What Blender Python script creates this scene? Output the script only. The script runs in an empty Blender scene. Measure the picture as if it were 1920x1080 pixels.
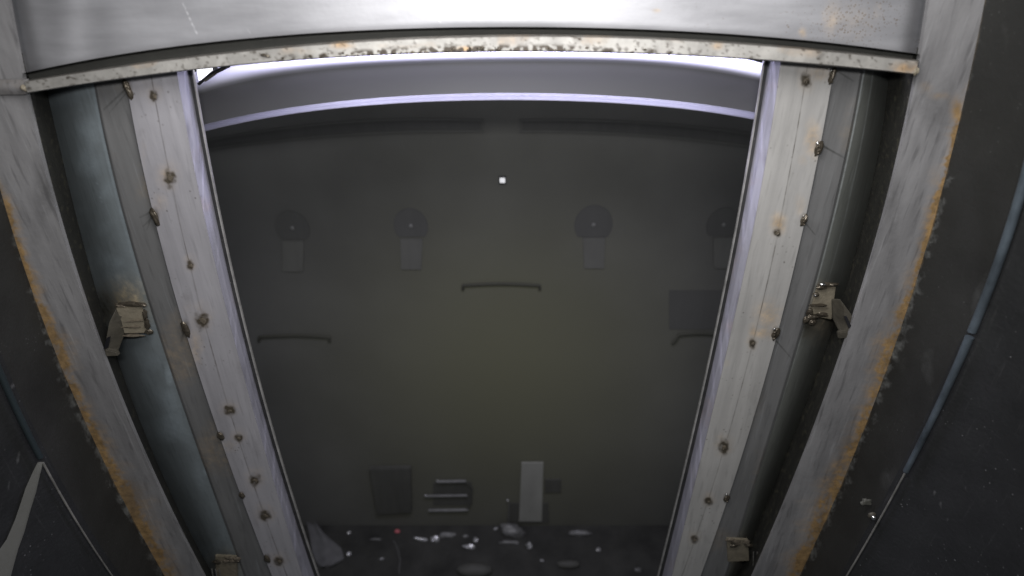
import bpy, bmesh, math, random
import numpy as np
from mathutils import Vector, noise, Matrix
random.seed(7)
S = bpy.context.scene
COL = S.collection

# ------------------------------------------------------------ camera, world, lights, exposure
F = 1100.0                     # focal length in photo pixels (photo is 1920 wide)
TH = math.radians(29.2)        # camera looks down by this much
D = 0.653                      # metres from camera to the plane of the steel frame
cam = bpy.data.cameras.new('camera'); camo = bpy.data.objects.new('camera', cam); COL.objects.link(camo)
cam.sensor_width = 36; cam.lens = 36*F/1920; cam.clip_start = 0.01; cam.clip_end = 60
camo.rotation_euler = (math.pi/2-TH, 0, 0); S.camera = camo
cam.dof.use_dof = True; cam.dof.focus_distance = 0.76; cam.dof.aperture_fstop = 20.6/6.5

w = bpy.data.worlds.new('World'); S.world = w; w.use_nodes = True
w.node_tree.nodes['Background'].inputs[0].default_value = (0.82, 0.9, 1.0, 1)
w.node_tree.nodes['Background'].inputs[1].default_value = 0.06

def area(name, loc, target, sx, sy, power, color, spread=180):
    l = bpy.data.lights.new(name, 'AREA'); l.shape = 'RECTANGLE'; l.size = sx; l.size_y = sy
    l.energy = power; l.color = color; l.spread = math.radians(spread)
    o = bpy.data.objects.new(name, l); COL.objects.link(o); o.location = loc
    o.rotation_euler = (Vector(target)-Vector(loc)).to_track_quat('-Z', 'Y').to_euler()
    return o
area('work_lamp', (0.0, 0.27, 0.15), (0, 0.64, -0.12), 0.30, 0.20, 3.9, (1.0, 0.985, 0.98))
area('camera_fill', (0.0, 0.03, 0.05), (0.0, 0.65, -0.42), 0.24, 0.03, 4.0, (1.0, 0.99, 0.99))  # unseen soft fill added at the camera to lift rails and beam
area('tube_light', (0.0, 0.728, 0.02), (0.0, 0.715, -0.6), 0.60, 0.016, 2.6, (0.72, 0.70, 1.0), 120)
area('lip_fill_light', (0.0, 0.684, 0.03), (0.0, 0.70, -0.6), 0.60, 0.01, 1.15, (0.86, 0.85, 1.0))  # unseen extra lamp added to light the cover lip and panel top
S.view_settings.view_transform = 'Standard'; S.view_settings.look = 'None'
S.view_settings.exposure = 0.0; S.view_settings.gamma = 1.0
S.view_settings.use_curve_mapping = False

# ------------------------------------------------------------ pixel -> world on the plane y = D - wd
UP = Vector((0, math.sin(TH), math.cos(TH))); FW = Vector((0, math.cos(TH), -math.sin(TH)))
def ray(px, py):
    return Vector(((px-960)/F, 0, 0)) + UP*((540-py)/F) + FW
def Q(px, py, wd=0.0):
    r = ray(px, py); return r*((D-wd)/r.y)
def poly(pts, deg=3):
    a = np.array(pts, float); c = np.polyfit(a[:, 0]/1000, a[:, 1], min(deg, len(pts)-1))
    return lambda t: float(np.polyval(c, t/1000))
def ypts(*p):                   # (x, y) list -> x as a function of y
    return poly([(b, a) for a, b in p])
def sm(a, b, x):
    if a == b: return float(x > a)
    t = min(1, max(0, (x-a)/(b-a))); return t*t*(3-2*t)
def nz(x, y, s=1.0, k=0):
    return noise.noise(Vector((x*s, y*s, k*7.3)))
def gs(px, py, cx, cy, rx, ry):
    return math.exp(-(((px-cx)/rx)**2+((py-cy)/ry)**2))

# ------------------------------------------------------------ tagging
def tag(o, label=None, cat=None, group=None, kind=None):
    if label: o['label'] = label
    if cat: o['category'] = cat
    if group: o['group'] = group
    if kind: o['kind'] = kind
    return o
def thing(name, loc, label, cat, group=None):
    o = bpy.data.objects.new(name, None); COL.objects.link(o); o.location = loc; o.empty_display_size = 0.02
    return tag(o, label, cat, group)
def link(name, me, mat, parent=None, smooth=True, sharp=35):
    me.materials.append(mat)
    if smooth:
        me.polygons.foreach_set('use_smooth', [True]*len(me.polygons))
        me.set_sharp_from_angle(angle=math.radians(sharp))
    o = bpy.data.objects.new(name, me); COL.objects.link(o)
    if parent:
        o.parent = parent
        g = Vector(parent.location)
        if parent.parent: g = g + parent.parent.location
        o.matrix_parent_inverse = Matrix.Translation(-g)
    return o

# ------------------------------------------------------------ materials
def mat(name, base, rough=0.5, metal=0.0, var=0.25, streak=(40, 40, 4), rust=(0.30, 0.15, 0.045), dirt=(0.03, 0.026, 0.02),
        pale=(0.5, 0.5, 0.5), speck=0.0, bump=0.12, emit=None, est=0, spec=0.5, scr=0.0, stains=True, dots=None, clean=False):
    m = bpy.data.materials.new(name); m.use_nodes = True; nt = m.node_tree; N = nt.nodes; L = nt.links
    b = N['Principled BSDF']; b.inputs['Roughness'].default_value = rough; b.inputs['Metallic'].default_value = metal
    b.inputs['Specular IOR Level'].default_value = spec
    tc = N.new('ShaderNodeTexCoord'); mp = N.new('ShaderNodeMapping'); mp.inputs['Scale'].default_value = streak
    L.new(tc.outputs['Object'], mp.inputs[0])
    n1 = N.new('ShaderNodeTexNoise'); n1.inputs['Scale'].default_value = 1; n1.inputs['Detail'].default_value = 6
    n1.inputs['Roughness'].default_value = 0.6; L.new(mp.outputs[0], n1.inputs['Vector'])
    n2 = N.new('ShaderNodeTexNoise'); n2.inputs['Scale'].default_value = 9; n2.inputs['Detail'].default_value = 5
    L.new(tc.outputs['Object'], n2.inputs['Vector'])
    def math_(op, a, c, clamp=False):
        n = N.new('ShaderNodeMath'); n.operation = op; n.use_clamp = clamp
        for i, v in enumerate((a, c)):
            if hasattr(v, 'links'): L.new(v, n.inputs[i])
            else: n.inputs[i].default_value = v
        return n.outputs[0]
    def mix(fac, a, c):
        n = N.new('ShaderNodeMix'); n.data_type = 'RGBA'
        if hasattr(fac, 'links'): L.new(fac, n.inputs[0])
        else: n.inputs[0].default_value = fac
        for i, v in ((6, a), (7, c)):
            if hasattr(v, 'links'): L.new(v, n.inputs[i])
            else: n.inputs[i].default_value = (*v, 1)
        return n.outputs[2]
    def rng(v, lo, hi):
        n = N.new('ShaderNodeMapRange'); n.clamp = True; L.new(v, n.inputs[0])
        n.inputs[1].default_value = lo; n.inputs[2].default_value = hi; return n.outputs[0]
    s = math_('MULTIPLY_ADD' if False else 'ADD', math_('MULTIPLY', rng(n1.outputs[0], .3, .7), .55), math_('MULTIPLY', rng(n2.outputs[0], .3, .7), .45))
    lo = tuple(c*(1-var) for c in base); hi = tuple(min(1, c*(1+var)) for c in base)
    c = mix(s, lo, hi)
    if scr:
        mp2 = N.new('ShaderNodeMapping'); mp2.inputs['Scale'].default_value = (260, 260, 14); mp2.inputs['Rotation'].default_value = (0, .5, 0)
        L.new(tc.outputs['Object'], mp2.inputs[0]); n4 = N.new('ShaderNodeTexNoise'); n4.inputs['Scale'].default_value = 1
        n4.inputs['Detail'].default_value = 2; L.new(mp2.outputs[0], n4.inputs['Vector'])
        c = mix(math_('MULTIPLY', rng(n4.outputs[0], .62, .78), scr), c, pale)
        mp3 = N.new('ShaderNodeMapping'); mp3.inputs['Scale'].default_value = (190, 190, 22); mp3.inputs['Rotation'].default_value = (0, -.75, 0)
        L.new(tc.outputs['Object'], mp3.inputs[0]); n7 = N.new('ShaderNodeTexNoise'); n7.inputs['Scale'].default_value = 1
        n7.inputs['Detail'].default_value = 3; L.new(mp3.outputs[0], n7.inputs['Vector'])
        c = mix(math_('MULTIPLY', rng(n7.outputs[0], .56, .72), scr*1.1), c, tuple(x*.35 for x in base))
    if speck:
        n3 = N.new('ShaderNodeTexVoronoi'); n3.inputs['Scale'].default_value = 130; L.new(tc.outputs['Object'], n3.inputs['Vector'])
        n5 = N.new('ShaderNodeTexNoise'); n5.inputs['Scale'].default_value = 14; L.new(tc.outputs['Object'], n5.inputs['Vector'])
        k = math_('MULTIPLY', math_('SUBTRACT', 1.0, rng(n3.outputs['Distance'], .05 if speck > 0 else .03, .22 if speck > 0 else .15)), rng(n5.outputs[0], .5, .64))
        c = mix(math_('MULTIPLY', k, abs(speck)), c, dirt if speck > 0 else pale)
    rr = None
    if stains:
        at = N.new('ShaderNodeAttribute'); at.attribute_name = 'stain_light'; sp = N.new('ShaderNodeSeparateColor')
        L.new(at.outputs['Color'], sp.inputs[0])
        n6 = N.new('ShaderNodeTexNoise'); n6.inputs['Scale'].default_value = 90; n6.inputs['Detail'].default_value = 7
        n6.inputs['Roughness'].default_value = .7; L.new(tc.outputs['Object'], n6.inputs['Vector'])
        def th(v, soft=.35):
            if clean: return v            # break a soft weight up with noise
            return rng(math_('ADD', v, math_('MULTIPLY', math_('SUBTRACT', n6.outputs[0], .5), math_('MULTIPLY', v, 1.8))), .08, .08+soft+.35)
        c = mix(th(sp.outputs[2]), c, pale)
        rc = mix(rng(n6.outputs[0], .35, .65), tuple(x*.55 for x in rust), tuple(min(1, x*1.35) for x in rust))
        rr = th(sp.outputs[0]); c = mix(rr, c, rc)
        if dots:
            nv = N.new('ShaderNodeTexVoronoi'); nv.inputs['Scale'].default_value = dots; L.new(tc.outputs['Object'], nv.inputs['Vector'])
            dk = math_('SUBTRACT', 1.0, rng(math_('SUBTRACT', nv.outputs['Distance'], math_('MULTIPLY', sp.outputs[1], .30)), .0, .10), True)
            c = mix(math_('MULTIPLY', dk, rng(sp.outputs[1], .02, .3)), c, dirt)
        else: c = mix(th(sp.outputs[1], .2), c, dirt)
    L.new(c, b.inputs['Base Color'])
    if stains:
        ro = math_('ADD', math_('MULTIPLY', s, .18), rough-.09); ro = math_('ADD', ro, math_('MULTIPLY', rr, .35), True)
        L.new(ro, b.inputs['Roughness'])
        L.new(math_('MULTIPLY', math_('SUBTRACT', 1.0, rr, True), metal), b.inputs['Metallic'])
    if bump:
        nb = N.new('ShaderNodeTexNoise'); nb.inputs['Scale'].default_value = 220; nb.inputs['Detail'].default_value = 4
        L.new(tc.outputs['Object'], nb.inputs['Vector'])
        bm_ = N.new('ShaderNodeBump'); bm_.inputs['Strength'].default_value = bump; bm_.inputs['Distance'].default_value = .002
        L.new(nb.outputs[0], bm_.inputs['Height']); L.new(bm_.outputs[0], b.inputs['Normal'])
    if emit:
        b.inputs['Emission Color'].default_value = (*emit, 1); b.inputs['Emission Strength'].default_value = est
    return m

M = {}
M['beam'] = mat('beam_steel', (0.31, 0.31, 0.325), .50, .40, .22, (10, 10, 60), dots=400, speck=.0, bump=.05, rust=(0.34, 0.25, 0.15), dirt=(.16, .12, .08), pale=(.75, .75, .78))
M['flange'] = mat('flange_steel', (0.31, 0.30, 0.28), .55, .3, .35, (60, 60, 60), speck=.6, rust=(0.32, 0.22, 0.13), dirt=(.05, .04, .03), pale=(.6, .6, .58))
M['shadow_gap'] = mat('shaded_groove', (0.045, 0.045, 0.04), .8, 0, .2)  # shade inside the groove put into its dark colour
M['rail'] = mat('rail_steel', (0.42, 0.41, 0.435), .50, .35, .17, (75, 75, 4), speck=.7, scr=.22, rust=(0.34, 0.27, 0.20), dirt=(.075, .062, .045), pale=(.55, .55, .56), bump=.06)
M['rail_warm'] = mat('rail_steel_warm', (0.455, 0.445, 0.43), .50, .35, .17, (75, 75, 4), speck=.75, scr=.22, rust=(0.33, 0.25, 0.165), dirt=(.06, .05, .035), pale=(.55, .55, .56), bump=.06)
M['strip'] = mat('edge_strip_steel', (0.30, 0.295, 0.345), .42, .3, .25, (120, 120, 2), speck=.25, pale=(.62, .6, .75), scr=.2, bump=.04)  # lavender of the tube light's spill mixed into the steel colour
M['seal'] = mat('black_seal', (0.02, 0.02, 0.02), .6, 0, .5, (90, 90, 90), pale=(.25, .25, .24), speck=-.7)
M['lip'] = mat('bright_cut_edge', (0.36, 0.35, 0.34), .35, .5, .5, (60, 60, 60), stains=False)
M['channel'] = mat('channel_grey', (0.16, 0.16, 0.16), .50, .25, .22, (80, 80, 3), scr=.3, rust=(0.22, .16, .09), dirt=(.03, .03, .025), pale=(.32, .34, .36), bump=.05)
M['blue'] = mat('weathered_blue_grey', (0.19, 0.215, 0.225), .42, .3, .18, (50, 50, 3), rust=(0.26, .22, .15), dirt=(.03, .03, .022), pale=(.36, .42, .46), scr=.25, bump=.08)
M['green'] = mat('weathered_green_grey', (0.12, 0.125, 0.115), .42, .35, .18, (50, 50, 3), rust=(0.24, .20, .14), dirt=(.02, .02, .015), pale=(.34, .36, .36), scr=.25, bump=.08)
M['gap'] = mat('grimy_gap', (0.019, 0.0185, 0.014), .8, 0, .6, (70, 70, 30), pale=(.13, .12, .075), speck=-.8, bump=.7, rust=(.12, .09, .04))
M['bar'] = mat('outer_bar_steel', (0.30, 0.295, 0.30), .43, .42, .30, (70, 70, 9), rust=(0.235, 0.15, 0.065), dirt=(.07, .07, .07), pale=(.52, .52, .53), scr=.45, bump=.12)
M['side'] = mat('dark_side_sheet', (0.014, 0.014, 0.0125), .7, .0, .4, (14, 14, 14), rust=(.16, .105, .045), dirt=(.01, .01, .01), pale=(.15, .155, .15), bump=.25, speck=-.3)
M['wall'] = mat('dark_wall_sheet', (0.011, 0.0115, 0.012), .65, .0, .3, (20, 20, 20), pale=(.45, .45, .45), speck=-.3, scr=.025, bump=.3)
M['rod'] = mat('blue_grey_rod', (0.075, 0.092, 0.108), .4, .3, .6, (60, 60, 30), stains=False)
M['rod_dark'] = mat('teal_rod', (0.020, 0.028, 0.031), .5, .2, .25, (40, 40, 10), stains=False)
M['edge'] = mat('bare_edge', (0.20, 0.195, 0.18), .4, .4, .6, (80, 80, 80), stains=False)
M['cover'] = mat('cover_grey', (0.125, 0.125, 0.12), .35, .35, .12, (40, 6, 6), stains=False, bump=.03)
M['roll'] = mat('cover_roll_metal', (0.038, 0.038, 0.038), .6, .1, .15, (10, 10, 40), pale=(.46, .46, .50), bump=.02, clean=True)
M['lip_roll'] = mat('cover_lip_metal', (0.060, 0.060, 0.072), .6, .1, .3, (10, 10, 40), stains=False, bump=.02)
M['weld'] = mat('weld_bead', (0.10, 0.085, 0.065), .35, .6, .5, (200, 200, 200), stains=False, bump=.6)
M['burn'] = mat('burnt_spot', (0.12, 0.10, 0.075), .65, .2, .5, (200, 200, 200), stains=False, bump=.5)
M['tan'] = mat('dirty_tan_steel', (0.20, 0.175, 0.13), .6, .2, .4, (60, 20, 60), stains=False, bump=.4)
M['dull'] = mat('dull_bracket_steel', (0.060, 0.054, 0.042), .6, .2, .6, (60, 20, 60), stains=False, bump=.3)
M['tape'] = mat('grey_tape', (0.105, 0.105, 0.092), .7, 0, .12, (20, 20, 20), stains=False, speck=.3, bump=.05)
M['chrome'] = mat('chrome', (0.7, 0.7, 0.7), .2, 1, .1, stains=False)
M['lamp'] = mat('lit_tube', (0.9, 0.9, 0.95), .4, 0, 0, stains=False, emit=(.93, .92, 1), est=2.0)
M['white'] = mat('white_glow_plastic', (0.8, 0.8, 0.8), .5, 0, .03, stains=False, bump=0, emit=(.9, .9, .92), est=.6)  # glows by itself to keep the marker bright; not a lamp
M['black'] = mat('black_plastic', (0.008, 0.008, 0.01), .5, 0, .03, stains=False, bump=0)
M['darker'] = mat('panel_dark', (0.100, 0.100, 0.093), .7, 0, .1, stains=False, bump=.05)
M['darkest'] = mat('handle_dark', (0.068, 0.068, 0.052), .8, 0, .1, stains=False, bump=.05)
M['fitting'] = mat('fitting_grey', (0.138, 0.138, 0.124), .6, 0, .15, stains=False, bump=.05)
M['knob'] = mat('knob_grey', (0.21, 0.21, 0.20), .4, 0, .1, stains=False, bump=.05)
M['pale'] = mat('pale_plate', (0.32, 0.32, 0.285), .6, 0, .15, (20, 20, 6), stains=False, bump=.05)
M['mid'] = mat('mid_grey_scrap', (0.22, 0.22, 0.21), .5, .2, .4, (90, 90, 90), stains=False, bump=.3)
M['bright'] = mat('bright_scrap', (0.75, 0.75, 0.74), .3, .5, .4, (90, 90, 90), stains=False, bump=.3)
M['rag'] = mat('grey_rag', (0.17, 0.17, 0.165), .9, 0, .3, (25, 25, 25), stains=False, bump=.4)
M['red'] = mat('red_glow_plastic', (0.45, 0.14, 0.15), .4, 0, .1, stains=False, bump=0, emit=(.9, .15, .2), est=.05)  # bead also glows faintly by itself
M['slot'] = mat('slot_dark', (0.088, 0.088, 0.084), .8, 0, .15, stains=False, bump=.05)
M['faint'] = mat('faint_box', (0.088, 0.088, 0.076), .7, 0, .2, stains=False, bump=.1)

# ------------------------------------------------------------ mesh helpers
def grid(name, P, ST, mat_, parent=None, thick=0.004, sharp=35):
    """closed sheet from a grid of points; thickness goes away from the camera side (+y)"""
    r, c = len(P), len(P[0]); verts = [p for row in P for p in row]
    tv = thick if isinstance(thick, Vector) else Vector((0, thick, 0))
    nf = len(verts); verts += [p+tv for row in P for p in row]
    fs = []
    ix = lambda i, j, k=0: k*nf+i*c+j
    for i in range(r-1):
        for j in range(c-1):
            fs.append((ix(i, j), ix(i+1, j), ix(i+1, j+1), ix(i, j+1)))
            fs.append((ix(i, j, 1), ix(i, j+1, 1), ix(i+1, j+1, 1), ix(i+1, j, 1)))
    for i in range(r-1):
        fs.append((ix(i, 0), ix(i, 0, 1), ix(i+1, 0, 1), ix(i+1, 0)))
        fs.append((ix(i, c-1), ix(i+1, c-1), ix(i+1, c-1, 1), ix(i, c-1, 1)))
    for j in range(c-1):
        fs.append((ix(0, j), ix(0, j+1), ix(0, j+1, 1), ix(0, j, 1)))
        fs.append((ix(r-1, j), ix(r-1, j, 1), ix(r-1, j+1, 1), ix(r-1, j+1)))
    me = bpy.data.meshes.new(name); me.from_pydata([tuple(v) for v in verts], [], fs)
    if ST:
        at = me.color_attributes.new('stain_light', 'FLOAT_COLOR', 'POINT')
        flat = [v for row in ST for v in row]; flat = flat+flat
        at.data.foreach_set('color', [x for v in flat for x in (*v, 1.0)])
    bm = bmesh.new(); bm.from_mesh(me); bmesh.ops.recalc_face_normals(bm, faces=bm.faces); bm.to_mesh(me); bm.free()
    return link(name, me, mat_, parent, sharp=sharp)

def strip(name, mat_, edges, y0, y1, ny, parent, stain_light=None, thick=0.004, sharp=35, jag=0):
    """edges: list of (x_of_y, wd, subdivisions to the next edge, bulge); rows run down the photo"""
    P, ST = [], []
    for i in range(ny+1):
        py = y0+(y1-y0)*i/ny; row, st = [], []
        tot = sum(e[2] for e in edges[:-1]); k = 0
        for a, b in zip(edges[:-1], edges[1:]):
            n = a[2]; bul = a[3] if len(a) > 3 else 0
            for j in range(n+(b is edges[-1])):
                t = j/n; px = a[0](py)*(1-t)+b[0](py)*t; wd = a[1]*(1-t)+b[1]*t+bul*4*t*(1-t)
                row.append(Q(px, py, wd)); st.append(stain_light(px, py, (k+j)/tot) if stain_light else (0, 0, 0))
            k += n
        P.append(row); ST.append(st)
    return grid(name, P, ST, mat_, parent, thick, sharp)

def tube(name, pts, rad, mat_, parent=None, seg=10):
    bm = bmesh.new(); rings = []
    rads = rad if isinstance(rad, list) else [rad]*len(pts)
    for i, p in enumerate(pts):
        d = (pts[min(i+1, len(pts)-1)]-pts[max(i-1, 0)]).normalized()
        a = d.orthogonal() if i == 0 else prev - d*prev.dot(d)
        a.normalize(); prev = a; b = d.cross(a)
        rings.append([bm.verts.new(p+(a*math.cos(2*math.pi*k/seg)+b*math.sin(2*math.pi*k/seg))*rads[i]) for k in range(seg)])
    for r0, r1 in zip(rings[:-1], rings[1:]):
        for k in range(seg): bm.faces.new((r0[k], r0[(k+1) % seg], r1[(k+1) % seg], r1[k]))
    bm.faces.new(rings[0][::-1]); bm.faces.new(rings[-1])
    bmesh.ops.recalc_face_normals(bm, faces=bm.faces)
    me = bpy.data.meshes.new(name); bm.to_mesh(me); bm.free()
    return link(name, me, mat_, parent, sharp=50)

def prism(name, pts, mat_, thick, parent=None, bev=0.0008, tv=None):
    """outline (world points) given real thickness away from the viewer, edges bevelled"""
    bm = bmesh.new(); tv = tv or Vector((0, thick, 0))
    a = [bm.verts.new(p) for p in pts]; b = [bm.verts.new(p+tv) for p in pts]; n = len(pts)
    bm.faces.new(a); bm.faces.new(b[::-1])
    for i in range(n): bm.faces.new((a[i], b[i], b[(i+1) % n], a[(i+1) % n]))
    bmesh.ops.recalc_face_normals(bm, faces=bm.faces)
    if bev: bmesh.ops.bevel(bm, geom=list(bm.edges), offset=bev, segments=2, affect='EDGES', clamp_overlap=True)
    me = bpy.data.meshes.new(name); bm.to_mesh(me); bm.free()
    return link(name, me, mat_, parent, sharp=40)

def lump(name, c, size, mat_, parent=None, seed=0, rough=.35, sub=3, tilt=0):
    bm = bmesh.new(); bmesh.ops.create_icosphere(bm, subdivisions=sub, radius=1)
    R = Matrix.Rotation(tilt, 3, 'Y')
    for v in bm.verts:
        n = noise.noise(v.co*1.3+Vector((seed*3.1, 0, 0)))*rough+noise.noise(v.co*3.7+Vector((0, seed*2.3, 0)))*rough*.5
        q = v.co*(1+n); v.co = R @ Vector((q.x*size[0], q.y*size[1], q.z*size[2]))+c
    me = bpy.data.meshes.new(name); bm.to_mesh(me); bm.free()
    return link(name, me, mat_, parent, sharp=60)
def ppm(py, wd=0.0, px=960):          # metres per photo pixel at that place
    r = ray(px, py); return ((D-wd)/r.y)/F

# ------------------------------------------------------------ edges measured in the photograph
E1 = ypts((356, 100), (366, 150), (384, 250), (402, 360), (441, 530), (487, 720), (546, 920), (598, 1080))
E1s = lambda y: E1(y)-3-2*sm(0, 700, y)*0-1.5
E2a = lambda y: E1(y)-8
E2 = ypts((331, 130), (348, 240), (373, 360), (415, 540), (460, 720), (518, 920), (567, 1080))
EC = ypts((283, 130), (295, 220), (310, 300), (327, 360), (345, 440), (376, 570), (408, 720), (447, 825), (478, 900), (497, 965), (525, 1052))
E3 = ypts((232, 130), (246, 200), (277, 360), (295, 430), (340, 595), (378, 720), (417, 830), (463, 960), (510, 1080))
E4 = ypts((175, 155), (199, 267), (220, 360), (252, 480), (275, 555), (309, 665), (330, 720), (377, 860), (443, 1040))
E5 = ypts((86, 175), (128, 360), (165, 500), (192, 590), (232, 720), (272, 820), (313, 915), (388, 1062))
E6 = ypts((15, 0), (43, 150), (92, 360), (133, 480), (182, 630), (213, 720), (253, 810), (290, 900), (327, 985), (379, 1070))
E7 = ypts((-72, 0), (-45, 180), (3, 360), (48, 500), (67, 570), (103, 660), (128, 720), (173, 820), (213, 905), (262, 990), (307, 1080))
E8 = ypts((-120, 360), (-60, 540), (5, 715), (78, 862), (140, 970), (210, 1080))
G1 = ypts((1434, 100), (1432, 115), (1413, 235), (1393, 360), (1367, 490), (1320, 720), (1280, 888), (1233, 1080))
G2 = ypts((1464, 115), (1448, 235), (1427, 360), (1398, 490), (1350, 720), (1307, 888), (1260, 1080))
GC = ypts((1513, 130), (1506, 170), (1489, 300), (1472, 360), (1451, 460), (1423, 600), (1413, 640), (1385, 750), (1357, 840), (1328, 940), (1303, 1010))
G3 = ypts((1563, 130), (1557, 160), (1547, 240), (1533, 300), (1520, 360), (1493, 480), (1465, 600), (1450, 650), (1431, 720), (1403, 820), (1370, 920), (1313, 1080))
G4 = ypts((1618, 130), (1587, 300), (1572, 360), (1553, 440), (1528, 530), (1500, 630), (1474, 720), (1432, 860), (1362, 1080))
G5 = ypts((1668, 140), (1637, 360), (1600, 490), (1570, 590), (1527, 720), (1483, 840), (1440, 940), (1385, 1075))
G6 = ypts((1742, 0), (1718, 150), (1669, 360), (1633, 490), (1605, 590), (1560, 720), (1513, 840), (1473, 940), (1413, 1080))
G7 = ypts((1844, 0), (1828, 110), (1813, 170), (1799, 230), (1764, 360), (1743, 440), (1713, 540), (1685, 620), (1652, 720), (1617, 810), (1587, 900), (1545, 980), (1497, 1080))
G8 = ypts((1965, 150), (1940, 260), (1912, 360), (1848, 560), (1818, 635), (1780, 720), (1743, 800), (1694, 888), (1645, 975), (1590, 1080))
YB = 1170

# ------------------------------------------------------------ shaft walls far out at each side
def outer(E, s):
    return lambda y: E(y)+s*900
for s, E, txt in ((-1, E8, 'black speckled shaft wall on the left, behind the slanting grey tape'),
                  (1, G8, 'black speckled shaft wall on the right, outside the blue grey rod')):
    def st(px, py, t, s=s):
        h = 0
        for k in range(3):                      # a few long scratches
            a = 1640+k*95 if s > 0 else 150-k*60
            b = a+(py-700)*(.35 if k % 2 else .5)*(1 if s > 0 else -1)
            h = max(h, math.exp(-((px-b)/2.2)**2)*.16*(nz(px, py, .01, k)+.5))
        return (0, 0, max(0, h))
    o = strip('shaft_wall', M['wall'], [(E, .13, 120), (outer(E, s), .50, 0)], -200, YB+250, 160, None, st, thick=.01)
    tag(o, txt, 'wall')

# side sheets between the rusty bar and the wall
def fringe(E, s):
    def f(px, py, t):
        d = abs(px-E(py)); L = 12+24*abs(nz(py, 0, .03, 3))+14*max(0, nz(py, 5, .12, 8))+3*nz(py, 2, .5, 4)
        ru = sm(4, 0, d)*(.3+.6*nz(py, d*.1, .03, 1)) if py > 180 else .2*sm(6, 0, d)
        pl = sm(L*1.3, 0, d)*(.42 if py > 330 else .15)*max(0, .38+1.1*nz(px, py, .07, 6)+.7*nz(px, py, .25, 7))
        sw = max(0, nz(px*.5, py*.2, .05, 9)-.25)*.35
        return (max(0, ru), 0, pl+sw)
    return f
for E, X, s, txt in ((E7, E8, -1, 'dark side sheet left of the rusty left bar'), (G7, G8, 1, 'dark side sheet between the rusty right bar and the blue rod')):
    o = strip('side_sheet', M['side'], [(E, .045, 60), (X, .13, 0)], -120, YB, 420, None, fringe(E, s), thick=.006)
    tag(o, txt, 'metal sheet')

# rods along the outer edge
def run(E, a, b, wd, n=30, dx=0):
    return [Q(E(a+(b-a)*i/n)+dx, a+(b-a)*i/n, wd) for i in range(n+1)]
t = thing('edge_rod', Q(G8(700), 700, .135), 'long blue grey rod running down the black wall on the right', 'rod')
tube('upper_rod', run(G8, -50, 622, .137), .0042, M['rod'], t, 12)
tube('lower_rod', run(G8, 632, 884, .137), [.0042-.0010*i/30 for i in range(31)], M['rod'], t, 12)
tube('bare_edge', run(G8, 888, YB, .134), .0012, M['edge'], t, 8)
t = thing('edge_rod', Q(E8(800), 800, .135), 'dark teal rod ending in a thin bright edge at lower left', 'rod')
tube('upper_rod', run(E8, 300, 858, .137), .0034, M['rod_dark'], t, 12)
tube('bare_edge', run(E8, 868, YB, .134), [.0014-.0006*i/30 for i in range(31)], M['edge'], t, 8)

# grey tape on the left wall, hugging the wall surface
def wallpt(E, s, px, py, lift=.004):
    tt = (px-E(py))/(s*900); return Q(px, py, .13+(.50-.13)*tt+lift)
tp_l = [(70, 868), (62, 884), (48, 915), (40, 940), (28, 975), (12, 1012), (-8, 1040), (-30, 1080), (-50, 1120)]
tp_r = [(80, 868), (74, 890), (66, 925), (55, 960), (44, 1000), (33, 1030), (24, 1062), (14, 1100), (5, 1120)]
P = [[wallpt(E8, -1, a[0]+(b[0]-a[0])*j/6, a[1]+(b[1]-a[1])*j/6) for j in range(7)] for a, b in zip(tp_l, tp_r)]
o = grid('tape_strip', P, None, M['tape'], None, .0015); tag(o, 'flat grey tape slanting down the dark wall at lower left corner', 'tape')
# bolt
t = thing('wall_bolt', wallpt(G8, 1, 1636, 966, .002), 'small shiny round bolt beside the thin edge at lower right', 'bolt')
c = Q(1635, 966, .125)
lump('washer', c, (.0052, .003, .0052), M['dull'], t, 1, .05)
lump('bolt_head', c+Vector((0, -.004, 0)), (.0034, .0030, .0034), M['chrome'], t, 2, .03)
t2 = lump('plaster_scrap', Q(1624, 941, .11), (.007, .003, .006), M['faint'], None, 3, .5); tag(t2, 'faint grey blotch of sealant just above the shiny bolt', 'sealant')

# ------------------------------------------------------------ rusty outer bars
def barstain(E, s, pts=()):
    def f(px, py, t):
        d = abs(px-E(py)); wv = 10+15*sm(250, 1050, py)+9*nz(py, 0, .009, 2)+5*nz(py, 0, .05, 5)+4*nz(py, 0, .16, 6)
        on = sm(230, 420, py) if s < 0 else sm(120, 260, py)
        ru = sm(wv*1.8, wv*.2, d)*on*(.85+.6*nz(px, py, .035, 3)+.4*nz(px, py, .15, 4))
        ru = max(ru, on*(.44+.4*nz(px, py, .03, 12))*sm(wv*3.2, 0, d))
        for (cx, cy, rx, ry, k) in pts: ru = max(ru, k*gs(px, py, cx, cy, rx, ry))
        di = .35*max(0, nz(px*1.0, py*.35, .02, 7))
        pl = .3*max(0, nz(px, py*.3, .015, 11))
        # crossed tool marks
        return (max(0, ru), di, pl)
    return f
t = thing('rusty_bar', Q(150, 640, .045), 'grey flat bar on the left with an orange rust line down its outer edge', 'steel bar')
strip('bar_face', M['bar'], [(E7, .045, 60), (E6, .040, 0)], -120, YB, 520, t, barstain(E7, -1), thick=.005)
strip('bar_side', M['gap'], [(E6, .039, 16), (E5, -.046, 0)], 100, YB, 260, t, lambda px, py, q: (0, 0, .5*max(0, nz(px*2, py, .1, 3))), thick=.004)
t = thing('rusty_bar', Q(1700, 600, .045), 'grey flat bar on the right, rusty outer edge, brown run near the top', 'steel bar')
strip('bar_face', M['bar'], [(G6, .040, 60), (G7, .045, 0)], -120, YB, 520, t,
      barstain(G7, 1, [(1735, 165, 20, 14, .25), (1765, 180, 26, 9, .35), (1795, 205, 14, 26, .8), (1755, 335, 18, 30, .3), (1712, 535, 22, 40, .5)]), thick=.005)
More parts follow.
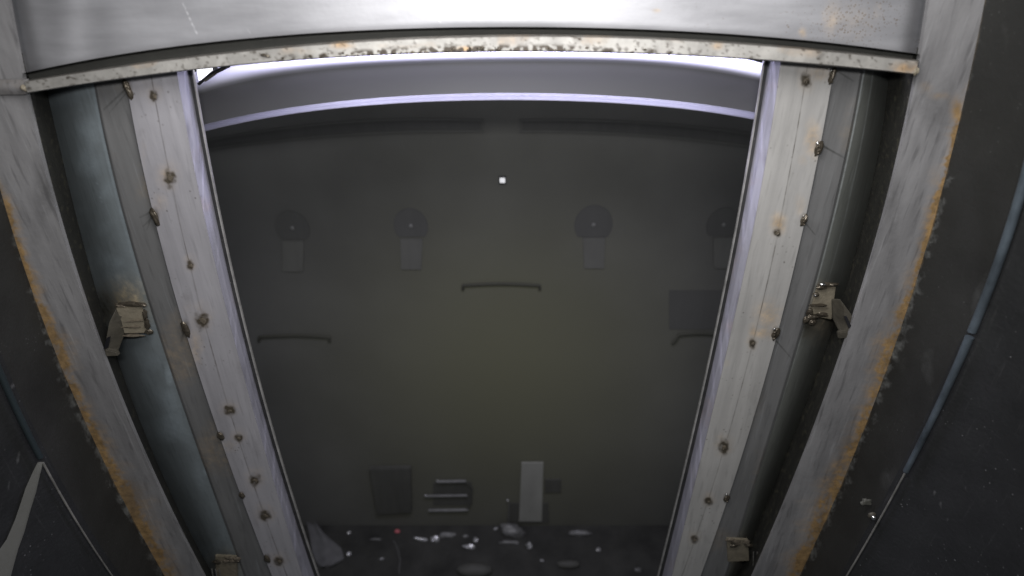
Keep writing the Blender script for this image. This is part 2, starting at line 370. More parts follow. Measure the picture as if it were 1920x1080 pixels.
strip('bar_side', M['gap'], [(G5, -.046, 16), (G6, .039, 0)], 90, YB, 260, t, lambda px, py, q: (0, 0, .5*max(0, nz(px*2, py, .1, 4))), thick=.004)

# ------------------------------------------------------------ channels between bars and inner rails
def blue_l(px, py, t):
    pl = .55*gs(px, py, E4(py)-30, 610, 40, 1)+.55*math.exp(-((px-(E4(py)-33+3*nz(py, 0, .05)))/1.8)**2)*sm(480, 380, py)*(.4+nz(py, 1, .2, 4))
    pl = max(pl, .6*gs(px, py, 318, 700, 9, 24), .6*gs(px, py, 388, 882, 8, 11), .45*gs(px, py, 437, 1000, 7, 10), .3*gs(px, py, 215, 520, 30, 30))
    pl = max(pl, .75*math.exp(-((px-E4(py)+2)/2.0)**2)*sm(900, 300, py))  # thin pale line paints the highlight along the channel edge
    pl = max(pl, .55*max(0, nz(px, py, .02, 31))*sm(-10, 30, E4(py)-px)+.12)
    ru = .75*gs(px, py, 235, 570, 48, 45)+.5*gs(px, py, 425, 1068, 40, 34)
    di = .55*gs(px, py, 200, 575, 25, 40)
    return (ru, di, max(0, pl))
def green_r(px, py, t):
    return (.6*gs(px, py, 1535, 585, 35, 50)+.35*gs(px, py, 1385, 1035, 35, 40), .5*gs(px, py, 1510, 610, 22, 30)+.3*gs(px, py, 1560, 560, 25, 50), .7*math.exp(-((px-G4(py)-2)/2.0)**2)*sm(1000, 200, py)+.35*math.exp(-((px-G4(py)*.62-G5(py)*.38)/1.5)**2)*sm(900, 200, py))  # pale line at the channel edge is a painted highlight
def webst(a, lines):
    def f(px, py, t):
        d = 0
        for (x0, y0, x1, y1, wd) in lines:
            L2 = (x1-x0)**2+(y1-y0)**2; q = max(0, min(1, ((px-x0)*(x1-x0)+(py-y0)*(y1-y0))/L2))
            d = max(d, math.exp(-(((px-x0-q*(x1-x0))**2+(py-y0-q*(y1-y0))**2)/wd**2))*.5*(1-.5*q))
        return (a*max(0, nz(px, py, .01, 5)), d, 0)
    return f
t = thing('steel_channel', Q(260, 600, 0), 'blue grey steel channel post left of the left welded rail', 'steel channel')
ch_l = t
def rolled(Ea, Eb, rev):
    L_ = [((lambda y, q=i/12: Ea(y)*(1-q)+Eb(y)*q), -.050*(i/12)**2.6, 2) for i in range(13)]
    return L_[::-1] if rev else L_
strip('rounded_flange', M['blue'], rolled(E4, E5, True), 90, YB, 500, t, blue_l, thick=.004, sharp=80)
strip('web_plate', M['channel'], [(E4, .0012, 3), (lambda y: E4(y)+4, .0035, 30), (lambda y: E3(y)+2, .0015, 0)], 90, YB, 500, t,
      webst(.35, [(238, 165, 195, 205, 2.5), (236, 175, 205, 212, 1.6), (288, 395, 262, 408, 2), (288, 405, 268, 425, 1.6), (286, 400, 275, 432, 1.3), (346, 615, 340, 640, 3)]), thick=.004)
t = thing('steel_channel', Q(1550, 600, 0), 'greenish grey steel channel post right of the right welded rail', 'steel channel')
ch_r = t
strip('rounded_flange', M['green'], rolled(G4, G5, False), 90, YB, 500, t, green_r, thick=.004, sharp=80)
strip('web_plate', M['channel'], [(lambda y: G3(y)-2, .0015, 30), (lambda y: G4(y)-4, .0035, 3), (G4, .0012, 0)], 90, YB, 500, t,
      webst(.35, [(1565, 130, 1600, 152, 2.2), (1540, 272, 1583, 296, 2.2), (1510, 418, 1528, 440, 1.3), (1456, 640, 1484, 672, 1.5)]), thick=.004)

# brackets welded on the channels
def bracket(par, M_, arm, foot, slot, plate, name='bracket'):
    b = bpy.data.objects.new(name, None); COL.objects.link(b); b.parent = par; b.location = Vector(Q(*plate[0]))-par.location
    b.empty_display_size = .01
    def lk(o): return o
    prism('clip_plate', [Q(*p) for p in plate], M['tan'], .004, b, .0012)
    prism('gusset_arm', [Q(*p) for p in arm], M['dull'], .003, b, .0006)
    prism('slot', [Q(*p) for p in slot], M['black'], .002, b, 0)
    prism('foot', [Q(*p) for p in foot], M['dull'], .006, b, .0012)
    return b
b = bracket(ch_l, M, arm=[(217, 580, .013), (232, 592, .015), (232, 628, .012), (219, 662, .028), (203, 662, .034), (198, 640, .034), (204, 606, .024)],
        foot=[(195, 655, .038), (218, 660, .034), (222, 668, .034), (198, 669, .038)], slot=[(200, 634, .0385), (206, 632, .0375), (202, 652, .0385), (194, 654, .0395)],
        plate=[(216, 578, .015), (262, 574, .012), (272, 592, .010), (279, 625, .009), (232, 626, .014), (226, 600, .016)])
random.seed(3)
for (x, y, rx, ry, tl) in [(243, 570, 24, 4, 0), (226, 572, 10, 3, .2), (262, 571, 12, 4, .1), (272, 590, 4, 12, .3), (276, 608, 5, 12, .3), (280, 622, 6, 6, 0), (248, 629, 20, 2.5, 0), (240, 612, 22, 2, 0), (246, 601, 20, 1.5, 0)]:
    k = ppm(y, .012, x); lump('weld_bead', Q(x, y, .013), (rx*k, .0026, ry*k), M['weld'] if ry > 3.5 else M['burn'], b, random.random()*50, .5, 3, tl)
b = bracket(ch_r, M, arm=[(1560, 562, .010), (1576, 562, .016), (1598, 592, .036), (1592, 620, .038), (1578, 630, .034), (1562, 598, .012)],
        foot=[(1572, 624, .037), (1591, 621, .0385), (1592, 634, .0385), (1573, 636, .037)], slot=[(1583, 594, .036), (1588, 594, .037), (1596, 611, .040), (1592, 616, .040)],
        plate=[(1532, 542, .010), (1568, 538, .008), (1560, 600, .008), (1518, 592, .012)])
for (x, y, rx, ry, tl) in [(1548, 534, 17, 4, -.05), (1540, 538, 9, 5, 0), (1562, 533, 10, 3, 0), (1530, 552, 5, 4, 0), (1534, 572, 16, 1.6, 0), (1518, 585, 6, 7, 0), (1524, 594, 11, 5, .1), (1542, 590, 12, 4, .2), (1512, 600, 6, 8, 0), (1524, 604, 7, 6, 0)]:
    k = ppm(y, .012, x); lump('weld_bead', Q(x, y, .013), (rx*k, .0028, ry*k), M['weld'], b, random.random()*50, .5, 3, tl)
k = ppm(535, .016, 1545); lump('bright_blob', Q(1543, 533, .017), (6*k, .002, 2.4*k), M['chrome'], b, 4, .3)
lump('bright_blob', Q(1529, 554, .017), (2.4*k, .002, 2*k), M['chrome'], b, 5, .2)

# clip at the very bottom of both channels
for par, x0, y0, s in ((ch_l, 425, 1062, 1), (ch_r, 1385, 1030, -1)):
    b = bpy.data.objects.new('bracket', None); COL.objects.link(b); b.parent = par; b.location = Q(x0, y0, .01)-par.location
    prism('clip_plate', [Q(x0-22, y0-20, .006), (Q(x0+18, y0-18, .008)), Q(x0+20, y0+22, .008), Q(x0-20, y0+24, .006)], M['tan'], .004, b, .001)
    for i in range(7):
        k = ppm(y0); lump('weld_bead', Q(x0-20+random.random()*42, y0-20+random.random()*14, .011), (7*k, .002, 4*k), M['weld'] if i % 2 else M['burn'], b, i*3+s, .5)
    for i in range(3):
        q0 = Q(x0+s*-28+i*7, y0+5, .012); q1 = Q(x0+s*-20+i*8, y0+60, .02); tube('wire', [q0, (q0+q1)/2+Vector((.002, -.002, 0)), q1], .0009, M['edge'], b, 6)

# ------------------------------------------------------------ inner rails: flat bar + lit edge strip + black seal
L_seam = [(289, 180, 9, 11), (318, 333, 12, 17), (357, 497, 8, 10), (379, 600, 14, 17), (430, 770, 11, 10), (447, 821, 9, 9), (478, 900, 11, 12), (497, 966, 12, 11), (523, 1052, 11, 9)]
L_edge = [(240, 168, 7, 19), (291, 408, 7, 18), (348, 617, 7, 17), (414, 818, 6, 10), (454, 929, 5, 8), (501, 1048, 6, 9)]
R_seam = [(1511, 150, 10, 16), (1457, 436, 8, 8), (1411, 643, 7, 10), (1357, 838, 11, 14), (1328, 940, 8, 8), (1302, 1012, 8, 8)]
R_edge = [(1560, 143, 5, 16), (1535, 278, 7, 14), (1507, 413, 6, 12), (1454, 626, 7, 13), (1362, 934, 5, 9)]
def railst(C, seam, edge, halos, seed):
    def f(px, py, t):
        ru = di = 0
        di = .52*math.exp(-((px-C(py))/1.3)**2)*(.5+.9*abs(nz(py, 0, .02, seed)))
        for (x, y, rx, ry) in seam:
            di = max(di, (.66+.3*nz(px, py, .2, 8))*sm(1.4, .45, math.hypot((px-x)/rx, (py-y)/ry)+.35*nz(px, py, .12, seed)))
            ru = max(ru, .34*gs(px, py, x, y-4, rx*1.9, ry*1.9)); di = max(di, .14*gs(px, py, x, y, rx*2.2, ry*2.2))
        for (x, y, rx, ry) in edge: di = max(di, .7*gs(px, py, x, y, rx, ry*.9))
        for (x, y, rx, ry, k) in halos: ru = max(ru, k*gs(px, py, x, y, rx, ry))
        di = max(di, .22*max(0, nz(px, py, .03, seed+3))-.02)
        return (ru, di, 0)
    return f
def rail(name, label, C, Eo, Ei2, Ei1, s, m, seam, edge, halos, seed):
    t = thing(name, Q(C(600), 600, .01), label, 'steel rail')
    fe = [(Eo, .010, 50), (Ei2, .0125, 0)] if s < 0 else [(Ei2, .0125, 50), (Eo, .010, 0)]
    strip('flat_bar', m, fe, 80, YB, 560, t, railst(C, seam, edge, halos, seed), thick=.006)
    a = lambda y: Ei2(y)+(-s)*.6; b_ = lambda y: Ei1(y)+s*9; 
    def scr(px, py, q): return (.25*max(0, nz(px, py, .02, seed+5)), .28*max(0, nz(px*2, py*.3, .05, seed+4)), .5*max(0, nz(px*3, py*.1, .06, seed+6)))
    def lane(f, n): return f
    mid = lambda y: (a(y)*.45+b_(y)*.55)
    e = [(a, .0122, 8), (mid, .0045, 8), (b_, -.006, 0)]
    strip('edge_strip', M['strip'], e if s < 0 else [(x[0], x[1], 8) for x in e[::-1]], 80, YB, 400, t, scr, thick=.005, sharp=70)
    c1 = lambda y: Ei1(y)+s*8.6; c2 = lambda y: Ei1(y)+s*2.6
    e = [(c1, -.006, 3), (c2, -.006, 0)]
    strip('seal', M['seal'], e if s < 0 else [(c2, -.006, 3), (c1, -.006, 0)], 80, YB, 300, t, None, thick=.004)
    e = [(c2, -.0045, 2), (Ei1, -.0055, 0)]
    strip('glass_lip', M['lip'], e if s < 0 else [(Ei1, -.0055, 2), (c2, -.0045, 0)], 80, YB, 300, t, None, thick=.003)
    random.seed(seed)
    for (x, y, rx, ry) in seam:
        k = ppm(y, .012, x)
        lump('tack_weld', Q(x+1, y+1, .0125), (rx*k*.36, .0004, ry*k*.36), M['burn'], t, random.random()*90, .6)
        if s > 0 and y < 700: lump('tack_weld', Q(x+1, y+ry*.3, .0135), (rx*k*.3, .0016, ry*k*.3), M['weld'], t, random.random()*90, .5)
    for (x, y, rx, ry) in edge:
        k = ppm(y, .012, x)
        lump('edge_weld', Q(x, y, .0105), (rx*k*.95, .0030, ry*k), M['weld'], t, random.random()*90, .4, 3, .12*s)
        if s > 0:
            for q in range(4): lump('edge_weld', Q(x+random.uniform(-3, 3), y-ry*.7+q*ry*.45, .0128), (rx*k*.35, .0016, ry*k*.16), M['weld'] if q else M['chrome'], t, random.random()*90, .4)
    return t
rail('welded_rail', 'pale steel rail left of the dark opening with a row of dull round burn spots', EC, E3, E2, E1, -1, M['rail'], L_seam, L_edge,
     [(312, 330, 20, 24, .5), (268, 165, 22, 30, .18), (300, 380, 16, 22, .3), (368, 650, 14, 36, .5), (352, 580, 12, 20, .2), (430, 835, 16, 14, .35), (270, 290, 10, 60, .15)], 11)
rail('welded_rail', 'pale steel rail right of the dark opening with shiny edge welds and tan heat stains', GC, G3, G2, G1, 1, M['rail_warm'], R_seam, R_edge,
     [(1524, 262, 16, 36, .6), (1505, 300, 12, 12, .3), (1535, 138, 26, 16, .45), (1460, 420, 15, 20, .75), (1500, 385, 12, 22, .35), (1440, 590, 28, 30, .5), (1432, 625, 26, 12, .55), (1412, 622, 10, 16, .6), (1362, 680, 10, 9, .2)], 23)

# ------------------------------------------------------------ top cross beam
FT = poly([(50, 137), (130, 118), (213, 103), (367, 82), (500, 70), (640, 60), (820, 51), (960, 50), (1100, 52), (1280, 58), (1500, 75), (1610, 87), (1722, 101)], 4)
LT = poly([(45, 152), (130, 138), (213, 126), (367, 105), (500, 91), (640, 79), (820, 69), (960, 67), (1100, 68), (1280, 73), (1500, 91), (1610, 100), (1722, 113)], 4)
LB = poly([(45, 176), (130, 163), (233, 147), (360, 132), (500, 118), (640, 107), (800, 101), (960, 98), (1120, 98), (1280, 104), (1400, 112), (1550, 123), (1722, 141)], 4)
def xrow(rows, nx, ins=(0, 0)):
    """rows: list of (y_of_x, wd); walks from the left bar to the right bar"""
    P, X = [], []
    for (fy, wd) in rows:
        row, xs = [], []
        for i in range(nx+1):
            t_ = i/nx; y = fy(960); 
            for _ in range(4):
                px = (E6(max(y, 0))+2+ins[0])*(1-t_)+(G6(max(y, 0))-2-ins[1])*t_; y = fy(px)
            row.append(Q(px, y, wd)); xs.append((px, y))
        P.append(row); X.append(xs)
    return P, X
def lerpf(f, g, t_): return lambda x: f(x)*(1-t_)+g(x)*t_
beam = thing('cross_beam', Q(960, 60, .05), 'wide bright steel beam across the top with rust specks at its right end', 'steel beam')
TOP = lambda x: -110
rows = [(lerpf(TOP, FT, i/36), .047) for i in range(37)]
P, X = xrow(rows, 560)
for r_, x_ in zip(P, X):          # sheet rolls back at both ends and is slightly dished
    for i in range(len(r_)):
        px, py = x_[i]; dl = px-x_[0][0]; dr = x_[-1][0]-px
        wd = .047-.020*math.exp(-(dl/22)**2)-.020*math.exp(-(dr/20)**2)-.0012*sm(7, 0, FT(px)-py)
        wd += .0022*math.sin((px-85)/62*math.pi)*gs(px, 0, 140, 0, 75, 1)-.0006*math.cos(px/190)
        r_[i] = Q(px, py, wd)
def facest(px, py):
    a = gs(px, py, 1600, 38, 75, 55); sp_ = nz(px, py, .16, 2)
    di = min(1, .55*a+.16*sm(900, 1500, px)*(1+nz(px, py, .01, 4))+.05*sm(0, .4, nz(px, py, .012, 5))+.5*sm(.5, .62, nz(px, py, .07, 8))*sm(1000, 1400, px))
    ru = .16*a+.55*gs(px, py, 1505, 62, 8, 9)+.22*gs(px, py, 1560, 30, 14, 30)+.3*gs(px, py, 1645, 10, 6, 20)*max(0, sp_+.4)+.5*gs(px, py, 1230, 20, 10, 4)
    sc = 0
    for (x0, y0, x1, y1) in ((340, 0, 372, 70), (440, 20, 470, 62), (800, 10, 830, 45)):
        q = (py-y0)/(y1-y0); sc = max(sc, math.exp(-((px-x0-(x1-x0)*q)/1.0)**2)*(.5 if 0 < q < 1 else 0))
    return (ru, di, sc)
grid('face_plate', P, [[facest(*v) for v in r] for r in X], M['beam'], beam, .006)
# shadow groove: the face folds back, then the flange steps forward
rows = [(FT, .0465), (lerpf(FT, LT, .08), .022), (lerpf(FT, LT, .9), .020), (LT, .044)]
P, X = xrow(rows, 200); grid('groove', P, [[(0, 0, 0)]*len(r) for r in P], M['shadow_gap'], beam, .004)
rows = [(lerpf(LT, LB, 0), .044), (lerpf(LT, LB, .08), .055)]+[(lerpf(LT, LB, .08+.84*i/12), .056) for i in range(13)]+[(lerpf(LT, LB, 1), .050)]
P, X = xrow(rows, 560)
def flst(px, py):
    t_ = (py-LT(px))/(LB(px)-LT(px)); c = math.exp(-((px-900)/330)**2)
    di = sm(.35, .9, t_)*sm(.05, .35, nz(px, py, .09, 3)+.3*c-.05)*(.25+.85*c)*sm(1500, 1250, px)
    di = max(di, .30*max(0, nz(px, py, .06, 21))+.35*sm(.3, .5, nz(px, py, .16, 22)), .8*gs(px, py, 497, 104, 9, 7)*abs(nz(px, py, .4, 4))*2, .35*sm(.15, .05, t_))
    ru = .3*sm(.1, .45, nz(px, py*2, .013, 7))*sm(1, .2, t_)+.75*gs(px, py, 640, 84, 20, 8)+.8*gs(px, py, 872, 92, 16, 5)+.8*gs(px, py, 1700, 128, 26, 12)+.5*gs(px, py, 1345, 85, 14, 9)
    return (ru, di, .2*max(0, nz(px, py, .03, 9)))
grid('bottom_flange', P, [[flst(*v) for v in r] for r in X], M['flange'], beam, .012, sharp=60)
random.seed(5)
for i in range(58):        # weld bobbles along the lower flange edge
    x = random.gauss(880, 230)
    if not 520 < x < 1420: continue
    y = LB(x)-random.uniform(1, 9); k = ppm(y, .056, x)
    lump('weld_bobble', Q(x, y, .0565), (random.uniform(1.2, 4.5)*k, .0012, random.uniform(.9, 2.4)*k), M['weld'], beam, i, .5, 2)
lump('weld_hook', Q(498, 104, .057), (7*ppm(104), .0012, 2.2*ppm(104)), M['weld'], beam, 3, .7, 3, .3)
lump('end_weld', Q(46, 165, .054), (5*ppm(165), .003, 6*ppm(165)), M['tan'], beam, 9, .4)
lump('end_weld', Q(1716, 132, .054), (5*ppm(132), .003, 7*ppm(132)), M['tan'], beam, 19, .5)
# left stub of the flange beyond the bar
P = [[Q(-60+108*j/20, 150-(-60+108*j/20)*.02+28*i/6, .049+.004*math.sin(math.pi*i/6)) for j in range(21)] for i in range(7)]
o = grid('flange_stub', P, [[(.15, .1, 0)]*21]*7, M['bar'], None, .004); tag(o, 'short grey ledge across the left bar level with the beam flange', 'steel ledge')

# ------------------------------------------------------------ curved lamp cover behind the beam
C0 = poly([(360, 152), (420, 138), (500, 122), (640, 107), (900, 99), (1100, 99), (1280, 107), (1430, 135)], 4)
C1 = poly([(370, 178), (440, 158), (540, 140), (700, 124), (900, 117), (1100, 118), (1280, 127), (1428, 153)], 4)
C2 = poly([(383, 234), (440, 220), (560, 200), (700, 184), (900, 175), (1100, 177), (1280, 191), (1415, 211)], 4)
C3 = poly([(386, 246), (440, 233), (560, 212), (700, 197), (900, 189), (1100, 190), (1280, 205), (1413, 224)], 4)
cov = thing('curved_cover', Q(900, 150, -.05), 'curved grey metal cover with violet lit rims just below the beam', 'lamp cover')
def crows(rows, nx=140, x0=300, x1=1500):
    return [[Q(x0+(x1-x0)*i/nx, fy(x0+(x1-x0)*i/nx), wd) for i in range(nx+1)] for fy, wd in rows]
up = lambda x: C0(x)-16
rr = []
for i in range(13):
    a = i/12*math.pi/2; f_ = math.sin(a)      # quarter roll: back and up, to the front
    rr.append((lerpf(up, C1, 1-math.cos(a)), -.085+.035*math.sin(a)))
rr += [(lerpf(C1, C2, i/8), -.050+.0013*i) for i in range(1, 9)]
rs = [[(0, 0, sm(12.5, 6.5, i))]*141 for i in range(len(rr))]  # pale weight paints the bright lamp highlight along the rolled rim
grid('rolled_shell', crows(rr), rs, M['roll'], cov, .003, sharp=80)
rr = [(lerpf(C2, C3, i/8), -.0392+.012*sm(0, 1, i/8)) for i in range(9)]
grid('bottom_lip', crows(rr), None, M['lip_roll'], cov, .003, sharp=80)
# lamp end seen in the corner
t = thing('tube_lamp', Q(380, 120, -.03), 'glaring white lamp end wedged in the upper left corner of the opening', 'lamp')
prism('lit_end', [Q(366, 118, -.02), Q(402, 116, -.02), Q(400, 134, -.02), Q(372, 152, -.02)], M['lamp'], .004, t)
prism('lamp_clip', [Q(398, 124, -.018), Q(407, 124, -.018), Q(406, 135, -.018), Q(398, 137, -.018)], M['bright'], .003, t)
tube('lamp_holder', [Q(372, 158, -.017), Q(398, 136, -.017), Q(440, 118, -.017)], .0016, M['black'], t, 8)
tube('lamp_holder', [Q(384, 152, -.016), Q(408, 135, -.016), Q(430, 124, -.016)], .0012, M['dull'], t, 8)

# ------------------------------------------------------------ dark recess: back panel, floor and what is in it
WB = -.80
KB = 1.70
m = bpy.data.materials.new('smoked_back_panel'); m.use_nodes = True; nt = m.node_tree; N = nt.nodes; L = nt.links
b = N['Principled BSDF']; b.inputs['Roughness'].default_value = .55; b.inputs['Specular IOR Level'].default_value = .25
tc = N.new('ShaderNodeTexCoord'); n1 = N.new('ShaderNodeTexNoise'); n1.inputs['Scale'].default_value = 3.1; n1.inputs['Detail'].default_value = 7
L.new(tc.outputs['Object'], n1.inputs['Vector'])
at = N.new('ShaderNodeAttribute'); at.attribute_name = 'stain_light'; sp = N.new('ShaderNodeSeparateColor'); L.new(at.outputs['Color'], sp.inputs[0])
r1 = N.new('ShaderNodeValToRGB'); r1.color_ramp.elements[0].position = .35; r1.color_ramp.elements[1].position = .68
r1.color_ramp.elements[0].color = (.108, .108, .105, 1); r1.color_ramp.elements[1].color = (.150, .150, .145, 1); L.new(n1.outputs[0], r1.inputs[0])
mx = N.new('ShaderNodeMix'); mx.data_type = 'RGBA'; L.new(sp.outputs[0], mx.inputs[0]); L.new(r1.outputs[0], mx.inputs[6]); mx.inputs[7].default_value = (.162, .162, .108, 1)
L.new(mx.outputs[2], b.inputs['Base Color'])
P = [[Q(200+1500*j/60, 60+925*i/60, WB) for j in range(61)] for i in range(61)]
ST = [[(gs(200+1500*j/60, 60+925*i/60, 950, 700, 330, 330), 0, 0) for j in range(61)] for i in range(61)]  # olive coating tint; its lighter centre paints lamp falloff towards the sides
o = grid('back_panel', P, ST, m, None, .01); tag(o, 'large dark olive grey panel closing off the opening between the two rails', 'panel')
ZF = Q(960, 985, WB).z
def FL(px, py, h=0):
    r = ray(px, py); return r*((ZF+h)/r.z)
fm = mat('recess_floor', (0.046, 0.046, 0.040), .9, 0, .5, (12, 12, 12), stains=False, bump=.2)
P = [[Vector((-1.5+3.0*j/10, D-WB+.02-.80*i/10, ZF-.001)) for j in range(11)] for i in range(11)]
o = grid('floor', P, None, fm, None, Vector((0, 0, -.01))); tag(o, kind='structure')

def rectp(x0, y0, x1, y1, wd): return [Q(x0, y0, wd), Q(x1, y0, wd), Q(x1, y1, wd), Q(x0, y1, wd)]
# long slotted frames near the top
for (x0, x1, f0, f1, lab) in ((385, 907, poly([(385, 262), (640, 228), (907, 224)], 2), poly([(385, 284), (640, 256), (907, 249)], 2), 'long faint dark slot frame left of the gap below the curved cover'),
                              (974, 1425, poly([(974, 224), (1200, 228), (1425, 252)], 2), poly([(974, 249), (1200, 256), (1425, 280)], 2), 'long faint dark slot frame right of the gap below the curved cover')):
    t = thing('slot_frame', Q((x0+x1)/2, 240, WB), lab, 'slot frame')
    for f_, q in ((f0, 5), (f1, -5)):
        P = [[Q(x0+(x1-x0)*j/30, f_(x0+(x1-x0)*j/30)+q*i, WB+.006) for j in range(31)] for i in range(2)]
        grid('long_bar', P, None, M['darker'], t, .006)
    P = [[Q(x0+(x1-x0)*j/30, f0(x0+(x1-x0)*j/30)*(1-i)+f1(x0+(x1-x0)*j/30)*i, WB+.002) for j in range(31)] for i in range(2)]
    grid('slot_bed', P, None, M['slot'], t, .002)
    xa = x1-5 if x0 < 900 else x0
    prism('end_bar', rectp(xa, f0(xa), xa+6, f1(xa), WB+.007), M['darker'], .007, t, .0004)
# four round fittings
random.seed(9)
for (x, y, r, lab) in ((548, 428, 34, 'faint round wall fitting nearest the left rail'), (770, 424, 34, 'faint round wall fitting second from the left rail'),
                       (1113, 422, 38, 'faint round wall fitting right of centre, the clearest of the four'), (1357, 422, 34, 'faint round wall fitting half hidden by the right rail')):
    t = thing('wall_fitting', Q(x, y, WB), lab, 'wall fitting', 'round fittings on the dark panel')
    k = ppm(y, WB+.004, x); c = Q(x, y, WB+.003)
    arc = [c+Vector((math.cos(a)*r*k*.9, 0, math.sin(a)*r*k)) for a in [math.radians(-25+230*i/24) for i in range(25)]]
    hood = [c+Vector((math.cos(a)*r*k*.95, 0, math.sin(a)*r*k*1.05)) for a in [math.radians(-40+260*i/32) for i in range(33)]]
    prism('hood', hood, M['darker'], .004, t, .0019)
    lump('knob', Q(x, y, WB+.006), (4*k, .002, 4.5*k), M['knob'], t, x, .1)
    prism('drop_plate', [Q(x-20, y+24, WB+.006), Q(x+22, y+24, WB+.006), Q(x+20, y+82, WB+.006), Q(x-18, y+82, WB+.006)], M['fitting'], .006, t, .001)
# dark handles
def handle(x0, x1, y, lab, hook=0):
    pts = [Q(x0+(x1-x0)*i/10, y+3*math.cos(math.pi*(i/10-.5))*-1, WB+.010) for i in range(11)]
    if hook: pts = [Q(x0-12, y+16, WB+.01), Q(x0-4, y+8, WB+.01)]+pts
    else: pts = [Q(x0, y+8, WB+.006)]+pts+[Q(x1, y+8, WB+.006)]
    o = tube('pull_handle', pts, .0026*KB, M['darkest'], None, 8); tag(o, lab, 'handle')
handle(868, 1012, 535, 'dark low handle at the centre of the dark panel')
handle(486, 618, 632, 'dark handle on the dark panel close to the left rail')
handle(1272, 1350, 628, 'dark hooked handle beside the right rail below a dark square', 1)
o = prism('dark_plate', rectp(1255, 545, 1360, 618, WB+.003), M['darker'], .003); tag(o, 'dark square plate above the hooked handle by the right rail', 'plate')
# small white square marker
t = thing('square_marker', Q(942, 338, WB), 'tiny bright white square with a black frame on the dark panel', 'marker')
prism('marker_frame', rectp(935, 331, 949, 346, WB+.004), M['black'], .004, t, .0004)
prism('marker_face', rectp(937, 334, 947, 343, WB+.0065), M['white'], .003, t, .0003)
# pale standing plate with base
t = thing('pale_post', Q(1000, 980, WB), 'pale upright plate standing on a grey base at the foot of the panel', 'post')
prism('upright', [Q(978, 868, WB+.012), Q(1019, 868, WB+.012), Q(1016, 978, WB+.012), Q(973, 978, WB+.012)], M['pale'], .006, t)
prism('base', [Q(954, 944, WB+.006), Q(1028, 944, WB+.006), Q(1030, 981, WB+.006), Q(950, 983, WB+.006)], M['faint'], .004, t)
prism('side_block', rectp(1022, 900, 1052, 924, WB+.008), M['faint'], .006, t)
# rack of three bars with shiny tips
t = thing('bar_rack', Q(840, 930, WB), 'small rack of three horizontal bars with shiny tips left of the pale post', 'rack')
prism('rack_back', rectp(812, 905, 884, 948, WB+.004), M['faint'], .004, t)
for (x0, x1, y, r) in ((820, 874, 903, .0034), (798, 876, 930, .0030), (804, 878, 957, .0032)):
    tube('rack_bar', [Q(x0, y, WB+.012), Q(x1, y-1, WB+.012)], r*KB, M['mid'], t, 8)
    if y < 950: lump('bar_tip', Q(x0, y-1, WB+.016), (.0042, .003, .0042), M['bright'], t, y, .2, 2)
tube('side_hoop', [Q(872, 903, WB+.012), Q(886, 915, WB+.014), Q(884, 945, WB+.014), Q(872, 958, WB+.012)], .0022, M['faint'], t, 8)
# knob on a thin stem
t = thing('thin_stem', Q(952, 985, WB), 'thin stem topped by a small bright knob left of the pale post', 'stem')
tube('stem', [Q(954, 942, WB+.01), Q(953, 990, WB+.012)], .0014, M['mid'], t, 8); lump('knob', Q(952, 938, WB+.014), (.0042, .004, .004), M['bright'], t, 3, .15, 2)
o = prism('faint_box', [Q(692, 880, WB+.02), Q(770, 878, WB+.02), Q(772, 962, WB+.02), Q(706, 966, WB+.02)], M['faint'], .018, None, .003); tag(o, 'faint dark grey box at the foot of the panel left of the bar rack', 'box')

# things on the floor
def scrap(name, px, py, rx, ry, m_, lab, cat='scrap', tilt=0, seed=1, dup=0, rg=.5):
    c = FL(px, py); k = c.y*math.cos(TH)-c.z*math.sin(TH); k /= F; h = ry*k
    o = lump(name, Vector((c.x, c.y, ZF+h*.8)), (rx*k, max(h, .003), h), m_, None, seed, rg, 3, tilt)
    return tag(o, lab, cat)
scrap('metal_scrap', 962, 1000, 22, 11, M['mid'], 'dull grey lump just below the pale post', seed=2, tilt=.3)
scrap('metal_scrap', 955, 1018, 18, 3, M['mid'], 'flat bright sliver lying under the grey lump', seed=3)
scrap('metal_scrap', 992, 1026, 5, 5, M['bright'], 'small angular bright chip below and right of the pale post', seed=4, rg=.9)
scrap('metal_scrap', 816, 1013, 6, 5, M['bright'], 'brightest little white chip below the bar rack', seed=5, rg=.9)
scrap('metal_scrap', 838, 1006, 16, 4.5, M['mid'], 'grey oblong scrap right of the brightest chip', seed=6)
scrap('metal_scrap', 789, 1012, 13, 2.6, M['bright'], 'thin bright sliver left of the brightest chip', seed=7, tilt=.25)
scrap('metal_scrap', 873, 1007, 5, 2.5, M['mid'], 'upper chip of the small ring of chips below the rack', seed=8)
scrap('metal_scrap', 892, 1015, 4, 5, M['bright'], 'right chip of the small ring of chips below the rack', seed=9)
scrap('metal_scrap', 880, 1027, 9, 4, M['bright'], 'lower chip of the small ring of chips below the rack', seed=10, rg=.8)
scrap('metal_scrap', 705, 1012, 10, 2, M['mid'], 'thin grey sliver left of the red bead', seed=11)
scrap('red_bead', 745, 998, 5, 3.5, M['red'], 'tiny red bead lying on the dark floor', 'bead', seed=12, rg=.15)
scrap('metal_scrap', 686, 968, 5, 4, M['bright'], 'bright chip above and left of the red bead', seed=13)
scrap('metal_scrap', 1085, 1002, 20, 5, M['mid'], 'long dull scrap to the right of the pale post', seed=14)
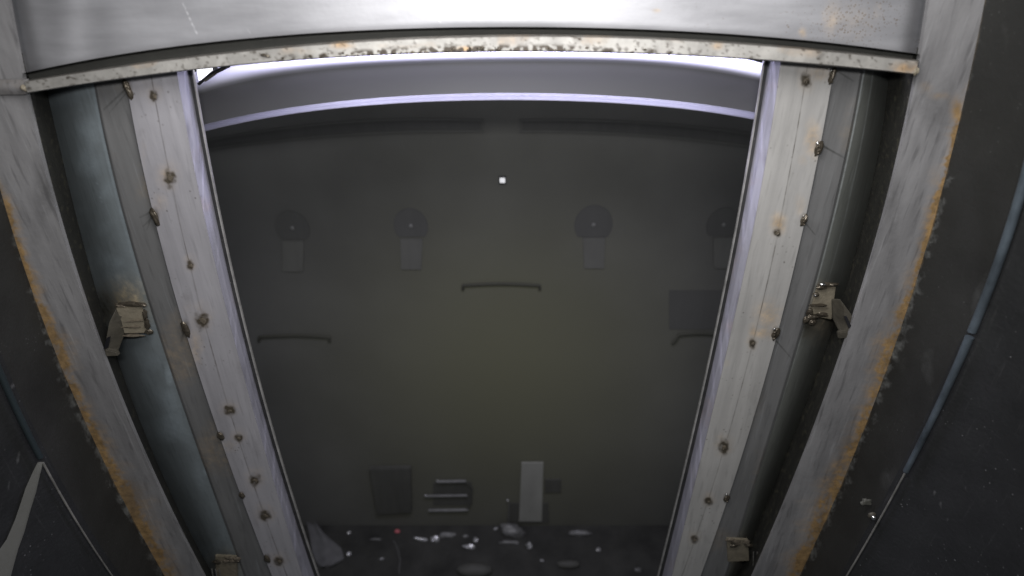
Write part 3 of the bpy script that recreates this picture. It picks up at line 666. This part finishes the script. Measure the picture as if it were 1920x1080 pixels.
scrap('metal_scrap', 1163, 972, 3.4, 2.6, M['bright'], 'lone small chip far right of the pale post', seed=15)
scrap('metal_scrap', 1212, 970, 9, 7, M['faint'], 'faint round lump close to the right rail', seed=16)
scrap('metal_scrap', 1196, 1070, 7, 4, M['mid'], 'small scrap at the bottom beside the right rail', seed=17)
scrap('metal_scrap', 641, 940, 6, 2.2, M['mid'], 'flat chip halfway between the left rail and the faint box', seed=18)
scrap('dome_cap', 890, 1075, 34, 13, M['faint'], 'low round dome at the bottom centre of the opening', 'dome', seed=19, rg=.06)
scrap('dome_cap', 1065, 1062, 22, 8, M['faint'], 'smaller faint dome right of the bottom centre', 'dome', seed=20, rg=.1)
for x, y, r_, lab in ((655, 1040, 4, 'small glint above the right end of the rag'), (716, 1049, 3, 'small glint between the rag and the thin cable'),
                      (1122, 1032, 4, 'small glint below the long dull scrap'), (1016, 1052, 3, 'small glint just left of the smaller dome'), (655, 1000, 3, 'small glint left of the thin grey sliver'), (930, 992, 3, 'small glint left of the thin stem foot')):
    scrap('glint_chip', x, y, r_, r_*.7, M['bright'], lab, 'scrap', seed=x, rg=.9)
tube_pts = [FL(738, 1014, .003), FL(746, 1030, .004), FL(750, 1050, .003), FL(748, 1075, .002)]
o = tube('loose_cable', tube_pts, .0014, M['mid'], None, 8); tag(o, 'thin grey cable running down from beside the red bead', 'cable')
# crumpled rag in the lower left corner of the recess
c0 = FL(600, 1040); P = []
outl = [((572, 962), (584, 960)), ((576, 985), (594, 982)), ((580, 1000), (606, 998)), ((582, 1015), (622, 1012)), ((586, 1035), (640, 1028)), ((592, 1052), (645, 1048)), ((600, 1062), (622, 1060))]
for i, (a, b_) in enumerate(outl):
    row = []
    for j in range(13):
        q = j/12; p = FL(a[0]+(b_[0]-a[0])*q, a[1]+(b_[1]-a[1])*q, .012+.010*math.sin(q*7+i)+.006*nz(i, j, .9, 4)); row.append(p)
    P.append(row)
o = grid('crumpled_rag', P, None, M['rag'], None, Vector((0, 0, -.004)), sharp=80); tag(o, 'crumpled grey rag in the lower left corner of the opening', 'rag')
